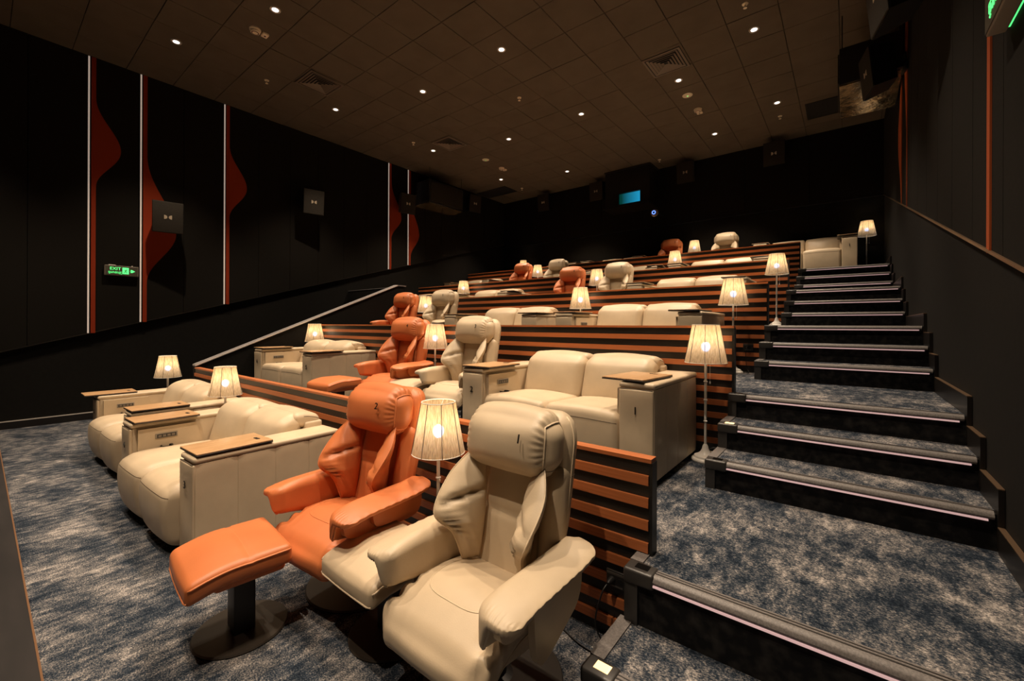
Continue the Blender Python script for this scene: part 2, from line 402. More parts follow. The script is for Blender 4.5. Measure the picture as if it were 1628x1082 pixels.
# ------------------------------------------------------------------ walls
def zrake_l(y): return 1.02+.287*y
def zrake_r(y): return .985+.2795*y
wl = struct('wall_left', boxmesh(XWL-.1, XWL, -2.3, 11.2, -.1, H+.1, M['dado'])); wl['label'] = 'black left wall'
wr = struct('wall_right', boxmesh(XW, XW+.1, -2.3, 11.2, -.1, H+.1, M['dado'])); wr['label'] = 'black right wall'
wb = struct('wall_back', boxmesh(XWL-.1, XW+.1, 11.05, 11.15, -.1, H+.1, M['dado'])); wb['label'] = 'black back wall'
wf = struct('wall_front', boxmesh(XWL-.1, XW+.1, -2.3, -2.2, -.1, H+.1, M['dado'])); wf['label'] = 'dark front wall of the hall'
ys = [-2.2+0.0]+[-1.9437+.5967*k for k in range(22) if -1.9437+.5967*k < 11.0]+[11.05]
ys = sorted(set(round(y, 4) for y in ys))
# joints land on y = .443 + .5967 k
ys = [-2.2]+[round(.443+.5967*k, 4) for k in range(-4, 18)]+[11.05]
for a, c in zip(ys[:-1], ys[1:]):
    g = .003
    part('wall_panel', B().prism([(a+g, zrake_l(a)), (c-g, zrake_l(c)), (c-g, H), (a+g, H)], 0, XWL, -9.05).mesh(M['wall']), wl)
    part('wall_panel', B().prism([(a+g+.03, zrake_r(a)), (c-g+.03, zrake_r(c)), (c-g+.03, H), (a+g+.03, H)], 0, XW-.012, XW).mesh(M['wall']), wr)
part('ledge_trim', B().prism([(-2.2, zrake_l(-2.2)-.012), (11.05, zrake_l(11.05)-.012), (11.05, zrake_l(11.05)), (-2.2, zrake_l(-2.2))], 0, XWL, -9.046).mesh(M['skirt']), wl)
part('ledge_trim', B().prism([(-2.2, zrake_r(-2.2)-.016), (11.05, zrake_r(11.05)-.016), (11.05, zrake_r(11.05)), (-2.2, zrake_r(-2.2))], 0, XW-.02, XW).mesh(M['trim']), wr)
for k in range(8):
    xa, xb = XWL+k*9.667/8, XWL+(k+1)*9.667/8
    part('wall_panel', boxmesh(xa+.004, xb-.004, 10.99, 11.05, 4.06, H, M['wall']), wb)
part('ledge_trim', boxmesh(XWL, XW, 10.985, 11.05, 4.045, 4.06, M['skirt']), wb)

def hump(z, zp, up, dn, amp):
    if z > zp: t = min(1, (z-zp)/up); return amp*(.5+.5*math.cos(PI*t))**(1.15)
    t = min(1, (zp-z)/dn); return amp*(.5+.5*math.cos(PI*t))**(1.0)
def wave(y0, zp, up, dn, amp, zb, label, side):
    t = thing('wall_wave_panel', label, 'wall panel', (0, 0, 0), 0, 'red wave panels on the %s wall' % side)
    zs = np.linspace(zb, H-.01, 90); sg = 1
    pts = [(y0+sg*.028, z) for z in zs]+[(y0+sg*(.028+.05+hump(z, zp, up, dn, amp)), z) for z in zs[::-1]]
    v = []; f = []; n = len(zs)
    xf, xb = (-9.034, -9.051) if side == 'left' else (XW-.017, XW-.011)
    for z in zs:
        a = y0+sg*.028; c = y0+sg*((.078 if side == 'left' else .085)+hump(z, zp, up, dn, amp))
        v += [(xf, a, z), (xf, c, z), (xb, c, z), (xb, a, z)]
    for i in range(n-1):
        for k in range(4): f.append((i*4+k, i*4+(k+1) % 4, i*4+4+(k+1) % 4, i*4+4+k))
    f += [(0, 1, 2, 3), tuple((n-1)*4+k for k in (3, 2, 1, 0))]
    part('felt_panel', mesh(v, f, M['felt' if side == 'left' else 'felt_lit']), t)
    if side == 'left': part('light_strip', boxmesh(-9.056, -9.036, y0-.009, y0+.009, zb, H-.012, M['led']), t)
    else: part('lit_edge_strip', boxmesh(XW-.020, XW-.010, y0+.012, y0+.024, zb, H-.012, M['felt_lit']), t)  # the panel's lit edge, painted as a strip of bright felt
for y0, zp, up, dn, amp, txt in ((1.053, 4.18, .75, .62, .285, 'red wave panel with pale light strip nearest the left foreground'), (1.66, 3.00, 1.25, .85, .385, 'red wave panel partly behind the wall speaker right of the green exit sign'),
                            (2.843, 4.05, .75, .60, .29, 'red wave panel with light strip standing alone between two wall speakers'), (6.417, 4.20, .9, .55, .30, 'fourth red wave panel, left one of the close pair on the left wall'), (7.019, 3.87, .95, .62, .28, 'fifth red wave panel, right one of the close pair on the left wall')):
    wave(y0, zp, up, dn, amp, zrake_l(y0), txt, 'left')
for y0, zp, up, dn, amp, txt in ((7.42, 4.05, .9, 1.0, .42, 'red wave panel coloured as lit, farthest up the right wall'), (6.78, 4.85, .9, 1.3, .26, 'second red wave panel coloured as lit on the right wall, beside the farthest one'), (3.04, 5.2, .9, .9, .25, 'narrow red wave panel coloured as lit, beside the green exit sign on the right wall')):
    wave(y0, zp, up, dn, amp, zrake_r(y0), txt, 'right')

# ------------------------------------------------------------------ ceiling
cl = struct('ceiling', boxmesh(XWL-.1, XW+.1, -2.3, 11.2, H+.014, H+.1, M['grid'])); cl['label'] = 'dark brown tiled ceiling'
th = .6696; cth, sth = math.cos(th), math.sin(th)
def proj(X, Y, Z):
    rr = X*cth+Y*sth; d = -X*sth+Y*cth
    if d < .15: return None
    return 814+674.2*rr/d, 517-674.2*(Z-HC)/d, d
tiles = []
holes = [(-7.01, 3.59, .30), (-2.22, 6.62, .30), (-7.02, 6.58, .30)]
i0 = int((XWL+3.70)/.6)-1
for i in range(-11, 9):
    for j in range(-13, 13):
        x0, x1 = max(-3.70+.6*i, XWL), min(-3.70+.6*i+.6, XW); y0, y1 = max(4.475+.6*j, -2.2), min(4.475+.6*j+.6, 11.05)
        if x1-x0 < .03 or y1-y0 < .03: continue
        pr = [proj(x, y, H) for x in (x0, x1) for y in (y0, y1)]
        vis = any(p and -10 < p[0] < 1640 and -10 < p[1] < 1090 for p in pr)
        tiles.append((vis, min([p[2] for p in pr if p] or [99]), x0, x1, y0, y1))
vis = sorted([t for t in tiles if t[0]], key=lambda t: t[1]); hid = [t for t in tiles if not t[0]]+vis[290:]
def tile_geo(x0, x1, y0, y1):
    g = .0035; cx, cy = (x0+x1)/2, (y0+y1)/2
    tx, ty, dz = rng.normal(0, .0035), rng.normal(0, .0035), rng.normal(0, .0012)
    v = []
    for z, gg in ((H+.013, g), (H+.003, g), (H, g+.004)):
        for x, y in ((x0+gg, y0+gg), (x1-gg, y0+gg), (x1-gg, y1-gg), (x0+gg, y1-gg)):
            v.append((x, y, z+dz+tx*(x-cx)+ty*(y-cy)))
    f = [(8, 11, 10, 9)]+[(k, (k+1) % 4, 4+(k+1) % 4, 4+k) for k in range(4)]+[(4+k, 4+(k+1) % 4, 8+(k+1) % 4, 8+k) for k in range(4)]
    f = [q[::-1] for q in f]; f[0] = (8, 9, 10, 11)[::-1]
    return v, f
for t in vis[:290]:
    v, f = tile_geo(*t[2:]); part('ceiling_tile', mesh(v, f, M['ceil']), cl)
bm = B()
for t in hid: bm.add(*tile_geo(*t[2:]))
part('ceiling_tiles', bm.mesh(M['ceil']), cl, kind='stuff')

# downlights
bd = B().lathe([(.040, H-.0065), (.062, H-.010), (.066, H-.004), (.066, H+.001)], 20, cap=False)
ring_me = smooth_by_angle(bd.mesh(M['ringw'])); lens_me = B().lathe([(.041, H-.0035), (.041, H-.006)], 20).mesh(M['lens'])
ld = bpy.data.lights.new('downlight_beam', 'SPOT'); ld.energy = DOWN_W; ld.color = (1, .79, .575); ld.spot_size = math.radians(84); ld.spot_blend = .75; ld.shadow_soft_size = .035
DL = [(-7.61, 1.78, 'ceiling downlight nearest the left wall and the stage'), (-5.82, 2.39, 'ceiling downlight beside the smoke detector at the top left'), (-4.02, 4.80, 'ceiling downlight high in the middle, between two plain tiles'), (-5.82, 4.82, 'ceiling downlight right of the left square vent, inner line'),
      (-7.61, 4.21, 'ceiling downlight just below the left square vent'), (-1.02, 6.61, 'ceiling downlight up right of the large square vent'), (-2.21, 7.21, 'ceiling downlight just below the large right square vent'), (-4.03, 7.21, 'ceiling downlight halfway down the middle of the ceiling'),
      (-5.82, 7.21, 'ceiling downlight right of the far square vent'), (-7.60, 6.61, 'ceiling downlight just below left of the far square vent'), (-1.02, 9.03, 'ceiling downlight near the hung black speaker, by the back wall'), (-2.22, 9.69, 'ceiling downlight with a sprinkler head beside it near the back wall'),
      (-5.82, 9.67, 'ceiling downlight in front of the projection port, near the back wall'), (-7.60, 9.08, 'ceiling downlight in front of the far dark ceiling opening')]
DL2 = [(-7.61, -.6), (-5.82, 0), (-4.02, 2.4), (-4.02, 0), (-2.21, 4.8), (-2.21, 2.4), (-2.21, 0.0), (-1.02, 4.21), (-1.02, 1.78), (-1.02, -.6)]
COLN = {-7.61: 'line along the left wall', -5.82: 'second line from the left wall', -4.02: 'middle line', -2.21: 'second line from the right wall', -1.02: 'line nearest the right wall'}
def rown(y): return 'over the edge of the screen' if y < -.3 else 'above the camera' if y < 1 else 'over the front row' if y < 3 else 'over the first raised rows'
for x, y, lb in DL+[(a, c, 'ceiling downlight %s, %s' % (rown(c), COLN[a])) for a, c in DL2]:
    t = thing('downlight', lb, 'downlight', (x, y, 0), 0, 'recessed downlights in the ceiling')
    part('trim_ring', ring_me, t); part('lens', lens_me, t)
    lo = bpy.data.objects.new('beam', ld); link(lo, t); lo.location = (0, 0, H-.03)

# vents
def vent(x, y, sx, sy, label):
    t = thing('air_vent', label, 'vent', (x, y, H), 0, 'square louvred ceiling vents')
    a = sx
    part('frame', B().prism([(-a, -sy), (a, -sy), (a, sy), (-a, sy)], 2, -.004, -.0015).mesh(M['ventdark']), t)
    for k in range(6):
        s0 = a-.005-k*(a-.02)/6; s1 = s0-.032 if k else s0-.03
        q0 = s0*sy/a; q1 = s1*sy/a; z0, z1 = -.012-.002*k, -.005
        if k == 0: z0, z1 = -.012, -.014
        if s1 < .004: break
        v = [(-s0, -q0, z0), (s0, -q0, z0), (s0, q0, z0), (-s0, q0, z0), (-s1, -q1, z1), (s1, -q1, z1), (s1, q1, z1), (-s1, q1, z1)]
        v += [(p[0], p[1], p[2]+.003) for p in v]
        f = [(i, 4+i, 4+(i+1) % 4, (i+1) % 4) for i in range(4)]+[(8+i, 8+(i+1) % 4, 12+(i+1) % 4, 12+i) for i in range(4)]+[(i, (i+1) % 4, 8+(i+1) % 4, 8+i) for i in range(4)]
        part('louvre' if k else 'rim', mesh(v, f, M['vent']), t)
vent(-7.01, 3.59, .285, .285, 'square louvred vent on the left of the ceiling, nearest')
vent(-2.22, 6.62, .285, .285, 'square louvred vent on the right of the ceiling, between downlights')
vent(-7.02, 6.58, .285, .285, 'smaller looking square vent far along the left of the ceiling')
def hatch(x0, x1, y0, y1, label):
    t = thing('return_air_grille', label, 'grille', ((x0+x1)/2, (y0+y1)/2, H)); a, c = (x1-x0)/2, (y1-y0)/2
    part('dark_mesh', boxmesh(-a+.02, a-.02, -c+.02, c-.02, -.006, -.002, M['ventdark']), t)
    part('frame', B().box(-a, a, -c, -c+.025, -.012, 0).box(-a, a, c-.025, c, -.012, 0).box(-a, -a+.025, -c+.025, c-.025, -.012, 0).box(a-.025, a, -c+.025, c-.025, -.012, 0).mesh(M['ventdark']), t)
    n = int((x1-x0)/.06)
    for k in range(1, n): part('bar', boxmesh(-.003, .003, -c+.025, c-.025, -.010, -.006, M['ventdark']), t, (-a+2*a*k/n, 0, 0))
hatch(-9.0, -7.88, 9.58, 10.18, 'large black ceiling grille in the far left corner')
hatch(-.63, -.15, 9.42, 10.15, 'black ceiling grille in the far right corner by the hung speaker')
# detectors, ceiling speakers, sprinklers
def detector(x, y, label, box):
    t = thing('smoke_detector', label, 'detector', (x, y, H))
    part('base', smooth_by_angle(B().lathe([(.03, -.052), (.052, -.050), (.060, -.040), (.060, -.018), (.070, -.016), (.072, 0)], 24).mesh(M['plastic'])), t)
    part('grille_ring', smooth_by_angle(B().lathe([(.034, -.0535), (.046, -.0525), (.046, -.0515), (.034, -.0520)], 20, cap=False).mesh(M['reddot'])), t)
    if box:
        part('indicator_box', rbox(-.05, .05, .085, .165, -.03, 0, .008, M['plastic']), t)
        part('indicator_lens', B().lathe([(.013, -.034), (.013, -.030)], 12, c=(0, .125)).mesh(M['reddot']), t)
detector(-6.43, 2.38, 'round ivory smoke detector with a small box, near the top left', True)
detector(-2.22, 8.40, 'round ivory smoke detector below the ceiling speaker on the right', True)
detector(-7.04, 8.43, 'round ivory smoke detector far along the left of the ceiling', True)
for x, y, lb in ((-2.23, 7.78, 'round ivory ceiling speaker with a green light, on the right'), (-7.0, 7.77, 'round ivory ceiling speaker with a green light, far left')):
    t = thing('ceiling_speaker', lb, 'speaker', (x, y, H))
    part('grille', smooth_by_angle(B().lathe([(.02, -.016), (.07, -.013), (.085, -.006), (.086, 0)], 24).mesh(M['plastic'])), t)
    part('indicator', B().lathe([(.012, -.020), (.012, -.015)], 10).mesh(M['greendot']), t)
for n, (x, y) in enumerate([(-7.62, 3.0), (-4.62, 6.02), (-7.62, 6.05), (-1.04, 9.65), (-1.03, 6.02), (-3.63, 10.38), (-7.6, 10.05)]):
    t = thing('sprinkler', ['sprinkler head beside the nearest left square vent', 'small sprinkler head in the middle of the ceiling', 'sprinkler head left of the far square vent', 'sprinkler head below the downlight near the hung speaker', 'sprinkler head at the top edge, right of the middle', 'sprinkler head above the projection port', 'sprinkler head beside the black corner grille'][n], 'sprinkler', (x, y, H), 0, 'ceiling sprinkler heads')
    part('rosette', smooth_by_angle(B().lathe([(.012, -.012), (.034, -.008), (.038, 0)], 16).mesh(M['plastic'])), t)
    part('nozzle', smooth_by_angle(B().lathe([(.006, -.05), (.009, -.03), (.009, -.012)], 10).mesh(M['logo'])), t)
    part('deflector', B().lathe([(.022, -.054), (.022, -.050)], 12).mesh(M['plastic']), t)

# ------------------------------------------------------------------ speakers
def spk_proto():
    t = thing('surround_speaker', 'x', 'speaker')
    # faces -Y; the body tapers to the back; bracket behind
    v = [(-.20, -.13, -.25), (.20, -.13, -.25), (.20, -.13, .25), (-.20, -.13, .25), (-.15, .10, -.20), (.15, .10, -.20), (.15, .10, .22), (-.15, .10, .22)]
    f = [(0, 1, 2, 3), (5, 4, 7, 6), (0, 4, 5, 1), (3, 2, 6, 7), (0, 3, 7, 4), (1, 5, 6, 2)]
    part('cabinet', mesh(v, f, M['spkbox']), t)
    part('grille', rbox(-.196, .196, -.146, -.130, -.246, .246, .008, M['spk']), t)
    for s in (-1, 1):   # bow-tie badge: two half discs, flat sides outward
        pts = [(s*.050, -.033), (s*.050, .033)]+[(s*(.050-.042*math.sin(a)), .033*math.cos(a)) for a in np.linspace(.25, PI-.25, 7)]
        part('badge', B().prism(pts if s < 0 else pts[::-1], 1, -.149, -.146).mesh(M['logo']), t)
    part('bracket', B().box(-.03, .03, .10, .22, -.04, .04).box(-.08, .08, .21, .225, -.10, .10).mesh(M['spkbox']), t)
    return t
spk0 = None
SP = []
for y, z, lb in ((1.96, 3.21, 'nearest wall speaker on the left, over a red wave panel'), (4.36, 4.01, 'second wall speaker on the left, on bare dark panels'), (6.76, 4.52, 'third wall speaker on the left, between the close red wave panels'), (9.2, 5.08, 'farthest wall speaker on the left, by the back corner')):
    SP.append(((-8.80, y, z), -PI/2+PI*1.0-.22, lb))
for y, z, lb in ((4.36, 4.06, 'wall speaker at the top edge on the right wall, nearest'), (6.76, 4.56, 'wall speaker seen edge on in front of the hung black speaker')):
    SP.append(((.30, y, z), -PI/2+.22, lb))
for x, lb in ((-7.2, 'back wall speaker in the far left corner'), (-5.45, 'back wall speaker left of the projection port'), (-3.08, 'back wall speaker right of the projection port'), (-1.25, 'back wall speaker nearest the right wall')):
    SP.append(((x, 10.72, 5.18), 0, lb))
for loc, rz, lb in SP:
    o = spk_proto() if spk0 is None else dup(spk0, loc, rz)
    if spk0 is None: spk0 = o
    o.location = loc; o.rotation_euler = (0, 0, rz); o['label'] = lb; o['group'] = 'surround speakers on the walls'
    o.rotation_euler = (.10, 0, rz)
# face the hall: left wall faces +X
def sub(x0, x1, y0, y1, z0, z1, label, face):
    t = thing('subwoofer', label, 'speaker', ((x0+x1)/2, (y0+y1)/2, z0)); a, c, h = (x1-x0)/2, (y1-y0)/2, z1-z0
    part('cabinet', rbox(-a, a, -c, c, .02, h, .012, M['spkbox']), t)
    part('underside_panel', boxmesh(-a+.004, a-.004, -c+.004, c-.004, .002, .02, M['gloss']), t, label='glossy black underside with lamp reflection painted in gold')
    xg = a if face > 0 else -a-.014
    part('grille', rbox(xg, xg+.014, -c+.05, c-.05, .07, h-.05, .005, M['spk']), t)
    for sx in (-1, 1):
        for sy in (-1, 1): part('hanging_rod', B().lathe([(.006, h), (.006, H-z0)], 8, c=(sx*(a-.03), sy*(c-.04))).mesh(M['spkbox']), t)
    part('wall_bracket', boxmesh(*( (-a-.06, -a, -.2, .2, .2, .3) if face > 0 else (a, a+.035, -.2, .2, .2, .3)), M['spkbox']), t)
sub(-8.99, -8.42, 7.2, 8.42, 4.60, 5.22, 'big black bass speaker hung at the left wall near the ceiling', 1)
sub(-.10, .52, 7.0, 8.1, 4.60, 5.10, 'big black bass speaker hung in the right corner with glossy underside', -1)

# projection port housing
t = thing('projection_port', 'dark boxed projection port with a blue lit window on the back wall', 'projector box', (-4.48, 10.4, 4.56))
part('housing', B().box(-.60, -.22, 0, .59, 0, .96).box(.36, .60, 0, .59, 0, .96).box(-.22, .36, 0, .59, .34, .96).box(-.22, .36, 0, .59, 0, .06).mesh(M['spkbox']), t)
part('window_pane', boxmesh(-.22, .36, .05, .06, .06, .34, M['window_glow']), t)
part('window_frame', B().box(-.24, .38, -.012, .0, .34, .36).box(-.24, .38, -.012, .0, .04, .06).box(-.24, -.22, -.012, 0, .06, .34).box(.36, .38, -.012, 0, .06, .34).mesh(M['board']), t)
part('ledge', boxmesh(-.62, .62, -.10, .59, -.03, 0, M['skirt']), t)
part('cornice', boxmesh(-.62, .62, -.02, .59, .94, .976, M['board']), t)
t = thing('dome_camera', 'small round camera with a blue ring light under the projection port', 'camera', (-3.74, 10.36, 4.25), 0)
o = part('body', smooth_by_angle(B().lathe([(.03, .0), (.075, .01), (.092, .035), (.09, .07), (.06, .10)], 24).mesh(M['camgrey'])), t, rot=(PI/2, 0, 0), loc=(0, .05, 0))
o = part('ring_light', B().lathe([(.030, .108), (.046, .108), (.046, .098), (.030, .098), (.030, .108)], 24, cap=False).mesh(M['blue']), t, rot=(PI/2, 0, 0), loc=(0, .05, 0))
part('lens', B().lathe([(.028, .10), (.02, .107)], 16).mesh(M['capdark']), t, rot=(PI/2, 0, 0), loc=(0, .05, 0))
part('arm', B().tube([(0, .02, 0), (0, .30, .05), (0, .60, .05)], .018, 8).mesh(M['spkbox']), t)

# ------------------------------------------------------------------ exit signs
KH = '\u1785\u17d2\u179a\u1780\u1785\u17c1\u1789'
def exit_sign(loc, rz, wd, ht, label, back):
    t = thing('exit_sign', label, 'sign', loc, rz)     # faces -Y
    part('housing', rbox(-wd/2, wd/2, 0, .06, 0, ht, .006, M['signbox']), t)
    part('face', boxmesh(-wd/2+.008, wd/2-.008, -.004, 0, .008, ht-.008, M['signface']), t)
    s = ht/.15
    part('lettering', text_mesh('EXIT', .062*s, M['green'], .001), t, (-.075*s, -.005, .100*s), (PI/2, 0, 0))
    part('lettering', text_mesh(KH, .047*s, M['green'], .001), t, (-.075*s, -.005, .045*s), (PI/2, 0, 0))
    # running figure panel: green square with the figure cut dark on it
    part('pictogram', boxmesh(.005*s, .078*s, -.006, -.004, .028*s, .125*s, M['green']), t)
    fig = B(); c = (.043*s, .072*s)
    def P(x, y): return (c[0]+x*s, -.0085, c[1]+y*s)
    fig.tube([P(.004, .018), P(-.004, -.008)], .0060*s, 5).tube([P(-.004, -.008), P(.012, -.018), P(.008, -.036)], .0042*s, 5).tube([P(-.004, -.008), P(-.014, -.022), P(-.028, -.024)], .0042*s, 5)
    fig.tube([P(.004, .016), P(.018, .006)], .0036*s, 5).tube([P(.004, .016), P(-.014, .012), P(-.018, .000)], .0036*s, 5).lathe([(.0001, 0), (.006*s, .003*s), (.006*s, .009*s), (.0001, .012*s)], 8, c=(c[0]+.010*s, -.0085))
    fv = fig.v; off = c[1]+.026*s
    k0 = len(fv)-32
    fig.v = [v if i < k0 else (v[0], v[1], v[2]+off) for i, v in enumerate(fv)]
    part('running_figure', fig.mesh(M['signface']), t)
    ar = [(.088, .072), (.108, .080), (.096, .096), (.112, .098), (.152, .075), (.112, .052), (.096, .054), (.108, .070)]
    part('arrow', B().prism([(x*s, z*s) for x, z in ar], 1, -.006, -.004).mesh(M['green']), t)
    if back: part('back_glow_tube', boxmesh(-wd/2+.02, wd/2-.02, .060, .068, .01, .03, M['green']), t)
    else: part('fixing_clip', B().box(-wd*.38, -wd*.18, .01, .05, ht, ht+.012).box(wd*.30, wd*.33, .02, .035, ht, ht+.016).mesh(M['white']), t)
exit_sign((-8.985, 1.425, 2.222), PI/2, .40, .155, 'small green lit exit sign on the left wall', False)
exit_sign((.475, 2.42, 2.745), -PI/2, .70, .27, 'green lit exit sign at the top edge on the right wall', True)

# ------------------------------------------------------------------ stage edge (bottom left)
t = struct('trim_2', boxmesh(XWL, -1.2, -2.2, .135, 0, .29, M['stage'])); t['label'] = 'low dark stage in front of the screen, at the left edge'
part('edge_trim', boxmesh(XWL, -1.2, .135, .141, 0, .292, M['brown_edge']), t)

# ------------------------------------------------------------------ recliners
def sstep(x): x = np.clip(x, 0, 1); return x*x*(3-2*x)
def crom(P, n):
    P = [np.array(p, float) for p in P]; out = []
    for t in np.linspace(0, len(P)-1, n):
        i = min(int(t), len(P)-2); f = t-i
        p0 = P[max(i-1, 0)]; p1 = P[i]; p2 = P[i+1]; p3 = P[min(i+2, len(P)-1)]
        out.append(.5*((2*p1)+(-p0+p2)*f+(2*p0-5*p1+4*p2-p3)*f*f+(-p0+3*p1-3*p2+p3)*f**3))
    return out
def recliner(colname):
    lm, pm, sm_ = M[colname], M[colname+'_pipe'], M['seam_'+colname]
    t = thing('recliner_chair', 'x', 'chair')
    # --- seat: waterfall front with gathered corners
    def fs(p, u):
        p = p.copy(); tt = np.clip((-.20-p[:, 1])/.24, 0, 1)
        p[:, 2] -= .072*tt**1.8
        k = np.clip(-u[:, 2], 0, 1); p[:, 2] += 0*k
        p[:, 0] *= 1+.12*tt
        p[:, 2] -= .020*np.clip((p[:, 1]+.15)/.15, 0, 1)
        side = sstep((np.abs(u[:, 0])-.60)/.40)*sstep((tt-.10)/.35)
        rip = np.sin(p[:, 1]*88-np.abs(p[:, 0])*30)*side
        p[:, 2] += .0095*rip; p[:, 0] += .005*rip*np.sign(u[:, 0])
        p[:, 1] += .012*side*np.sin(np.abs(p[:, 0])*60)
        return p
    ps = Puff((.246, .243, .068), (0, -.205, .376), .056, (30, 40, 4), 5, (.006, .014, .020), fs)
    seat = part('seat_cushion', ps.mesh(lm), t)
    ring = []
    for a in np.linspace(0, 2*PI, 61)[:-1]:
        c_, s_ = math.cos(a), math.sin(a); e_ = .62
        ring.append((.70*np.sign(c_)*abs(c_)**e_*(1 if s_ > 0 else .96), .12+.80*np.sign(s_)*abs(s_)**e_*(.95 if s_ > 0 else .70), 1))
    part('stitched_seam', B().tube(ps.uv(ring), .0024, 5, True).mesh(pm, True), seat)
    for s in (-1, 1):
        part('piping', B().tube(ps.uv([(s, y, -.55) for y in np.linspace(-.93, .9, 44)]), .0046, 6).mesh(pm, True), seat)
    part('piping', B().tube(ps.uv([(x, -1, -.80) for x in np.linspace(-.95, .95, 25)]), .0046, 6).mesh(pm, True), seat)
    # --- under frame, column, disc
    part('seat_base', Puff((.215, .20, .05), (0, -.17, .285), .03, (3, 6, 1), 3, (.0, .0, 0), lambda p, u: np.stack([p[:, 0], p[:, 1], p[:, 2]-.03*np.clip((p[:, 1]+.17)/.2, -.6, 1)], 1)).mesh(lm), t)
    part('swivel_column', smooth_by_angle(B().lathe([(.085, .018), (.055, .03), (.05, .20), (.10, .23)], 20, c=(0, -.06)).mesh(M['black'])), t)
    part('base_disc', smooth_by_angle(B().lathe([(.285, 0), (.29, .007), (.284, .015), (.05, .020)], 48, c=(0, -.06)).mesh(M['disc'])), t)
    # --- back shell
    tilt = .20
    def fsh(p, u):
        p = p.copy(); z = p[:, 2]
        k = np.clip((z-.95)/.15, 0, 1); p[:, 0] *= np.sqrt(1-.50*k*k)
        k2 = np.clip((.66-z)/.34, 0, 1); p[:, 0] *= 1-.12*k2
        p[:, 1] += (z-.74)*tilt
        return p
    psh = Puff((.250, .052, .375), (0, .132, .712), .05, (6, 1, 20), 4, (.0, .015, 0), fsh)
    sh = part('back_shell', psh.mesh(lm), t)
    for s in (-1, 1): part('piping', B().tube(psh.uv([(s, -.2, z) for z in np.linspace(-.8, .97, 26)]), .004, 6).mesh(pm, True), sh)
    part('shell_seam', B().tube(psh.uv([(1, y, .32) for y in np.linspace(-.9, .9, 6)]), .0025, 5).tube(psh.uv([(-1, y, .32) for y in np.linspace(-.9, .9, 6)]), .0025, 5).mesh(sm_, True), sh)
    # --- inner back panel with side bolsters
    def fi(p, u):
        p = p.copy(); p[:, 1] += (p[:, 2]-.60)*.20; p[:, 0] *= 1-.10*np.clip((p[:, 2]-.5)/.3, 0, 1)
        p[:, 1] += .010*np.exp(-((p[:, 2]-.655)/.012)**2)*(u[:, 1] < 0)
        return p
    part('back_cushion', Puff((.165, .035, .245), (0, .062, .632), .03, (10, 1, 24), 3, (0, .014, 0), fi).mesh(lm), t)
    for s in (-1, 1):
        def fb(p, u, s=s):
            p = p.copy(); p[:, 1] += (p[:, 2]-.60)*.21; return p
        part('back_bolster', Puff((.048, .055, .25), (s*.200, .075, .632), .045, (3, 3, 10), 3, (.006, .012, 0), fb).mesh(lm), t)
    # --- winged side pillows
    for s in (-1, 1):
        n1, n2 = 18, 34
        inn = crom([(.152, .055, .885), (.128, .030, .66), (.138, .000, .43)], n2+1)
        outr = crom([(.205, .020, .895), (.262, -.070, .79), (.250, -.172, .655), (.190, -.118, .565), (.172, -.075, .44)], n2+1)
        nrm = np.array([-.80, -.50, .25]); nrm /= np.linalg.norm(nrm)
        V = []; F = []
        for side in (1, -1):
            for a in range(n1+1):
                for c in range(n2+1):
                    u, v = a/n1, c/n2
                    p = (1-u)*inn[c]+u*outr[c]
                    wloc = np.linalg.norm(outr[c]-inn[c])
                    th_ = max(0, (1-abs(2*u-1)**3.2)*(1-(2*v-1)**6))**.6*min(.052, .26*wloc)
                    th_ *= 1-.62*math.exp(-((v-.40-.10*(u-.5))/.022)**2)
                    e2 = max(0, 1-abs(2*u-1)**4)
                    ga = sstep(np.array([(v-.50)/.12]))[0]*sstep(np.array([(.96-v)/.1]))[0]*u**1.5
                    th_ += e2*(.0150*ga*math.sin(v*100+u*3)+.0032*math.sin(v*21+u*13)*math.sin(PI*u))
                    p = p+nrm*(th_ if side > 0 else -.45*th_)+nrm*.006
                    V.append((s*p[0], p[1], p[2]))
        o_ = (n1+1)*(n2+1)
        for sd in (0, 1):
            for a in range(n1):
                for c in range(n2):
                    q = [sd*o_+a*(n2+1)+c, sd*o_+(a+1)*(n2+1)+c, sd*o_+(a+1)*(n2+1)+c+1, sd*o_+a*(n2+1)+c+1]
                    F.append(tuple(q if (sd == 0) == (s > 0) else q[::-1]))
        pil = part('side_pillow', mesh(V, F, lm, True), t)
        part('piping', B().tube([V[(n1)*(n2+1)+c] for c in range(n2+1)], .0036, 6).mesh(pm, True), pil)
    # --- head roll with gathered ends
    hc = np.array([0, .070, .975])
    def fh(p, u):
        p = p.copy(); d = p-hc; ax_ = np.abs(u[:, 0])
        g = sstep((ax_-.70)/.30); g2 = sstep((ax_-.62)/.38); ph = np.arctan2(d[:, 2], d[:, 1])
        rr = 1-.13*g**2.5+.050*g2*(1-sstep((ax_-.90)/.07))*np.sin(ph*25+.6*np.sin(ph*7))
        d[:, 1] *= rr; d[:, 2] *= rr
        d[:, 2] -= .010*(u[:, 0]**2)
        p = hc+d; p[:, 1] += (p[:, 2]-.975)*.12
        return p
    phd = Puff((.240, .098, .132), hc, .094, (30, 4, 16), 10, (.006, .030, .014), fh)
    hd = part('head_roll', phd.mesh(lm), t)
    for s in (-1, 1):
        ring = [(s*.955, math.cos(a)/max(abs(math.cos(a)), abs(math.sin(a))), math.sin(a)/max(abs(math.cos(a)), abs(math.sin(a)))) for a in np.linspace(0, 2*PI, 97)[:-1]]
        part('gathered_seam', B().tube(phd.uv(ring), .0042, 6, True).mesh(pm, True), hd)
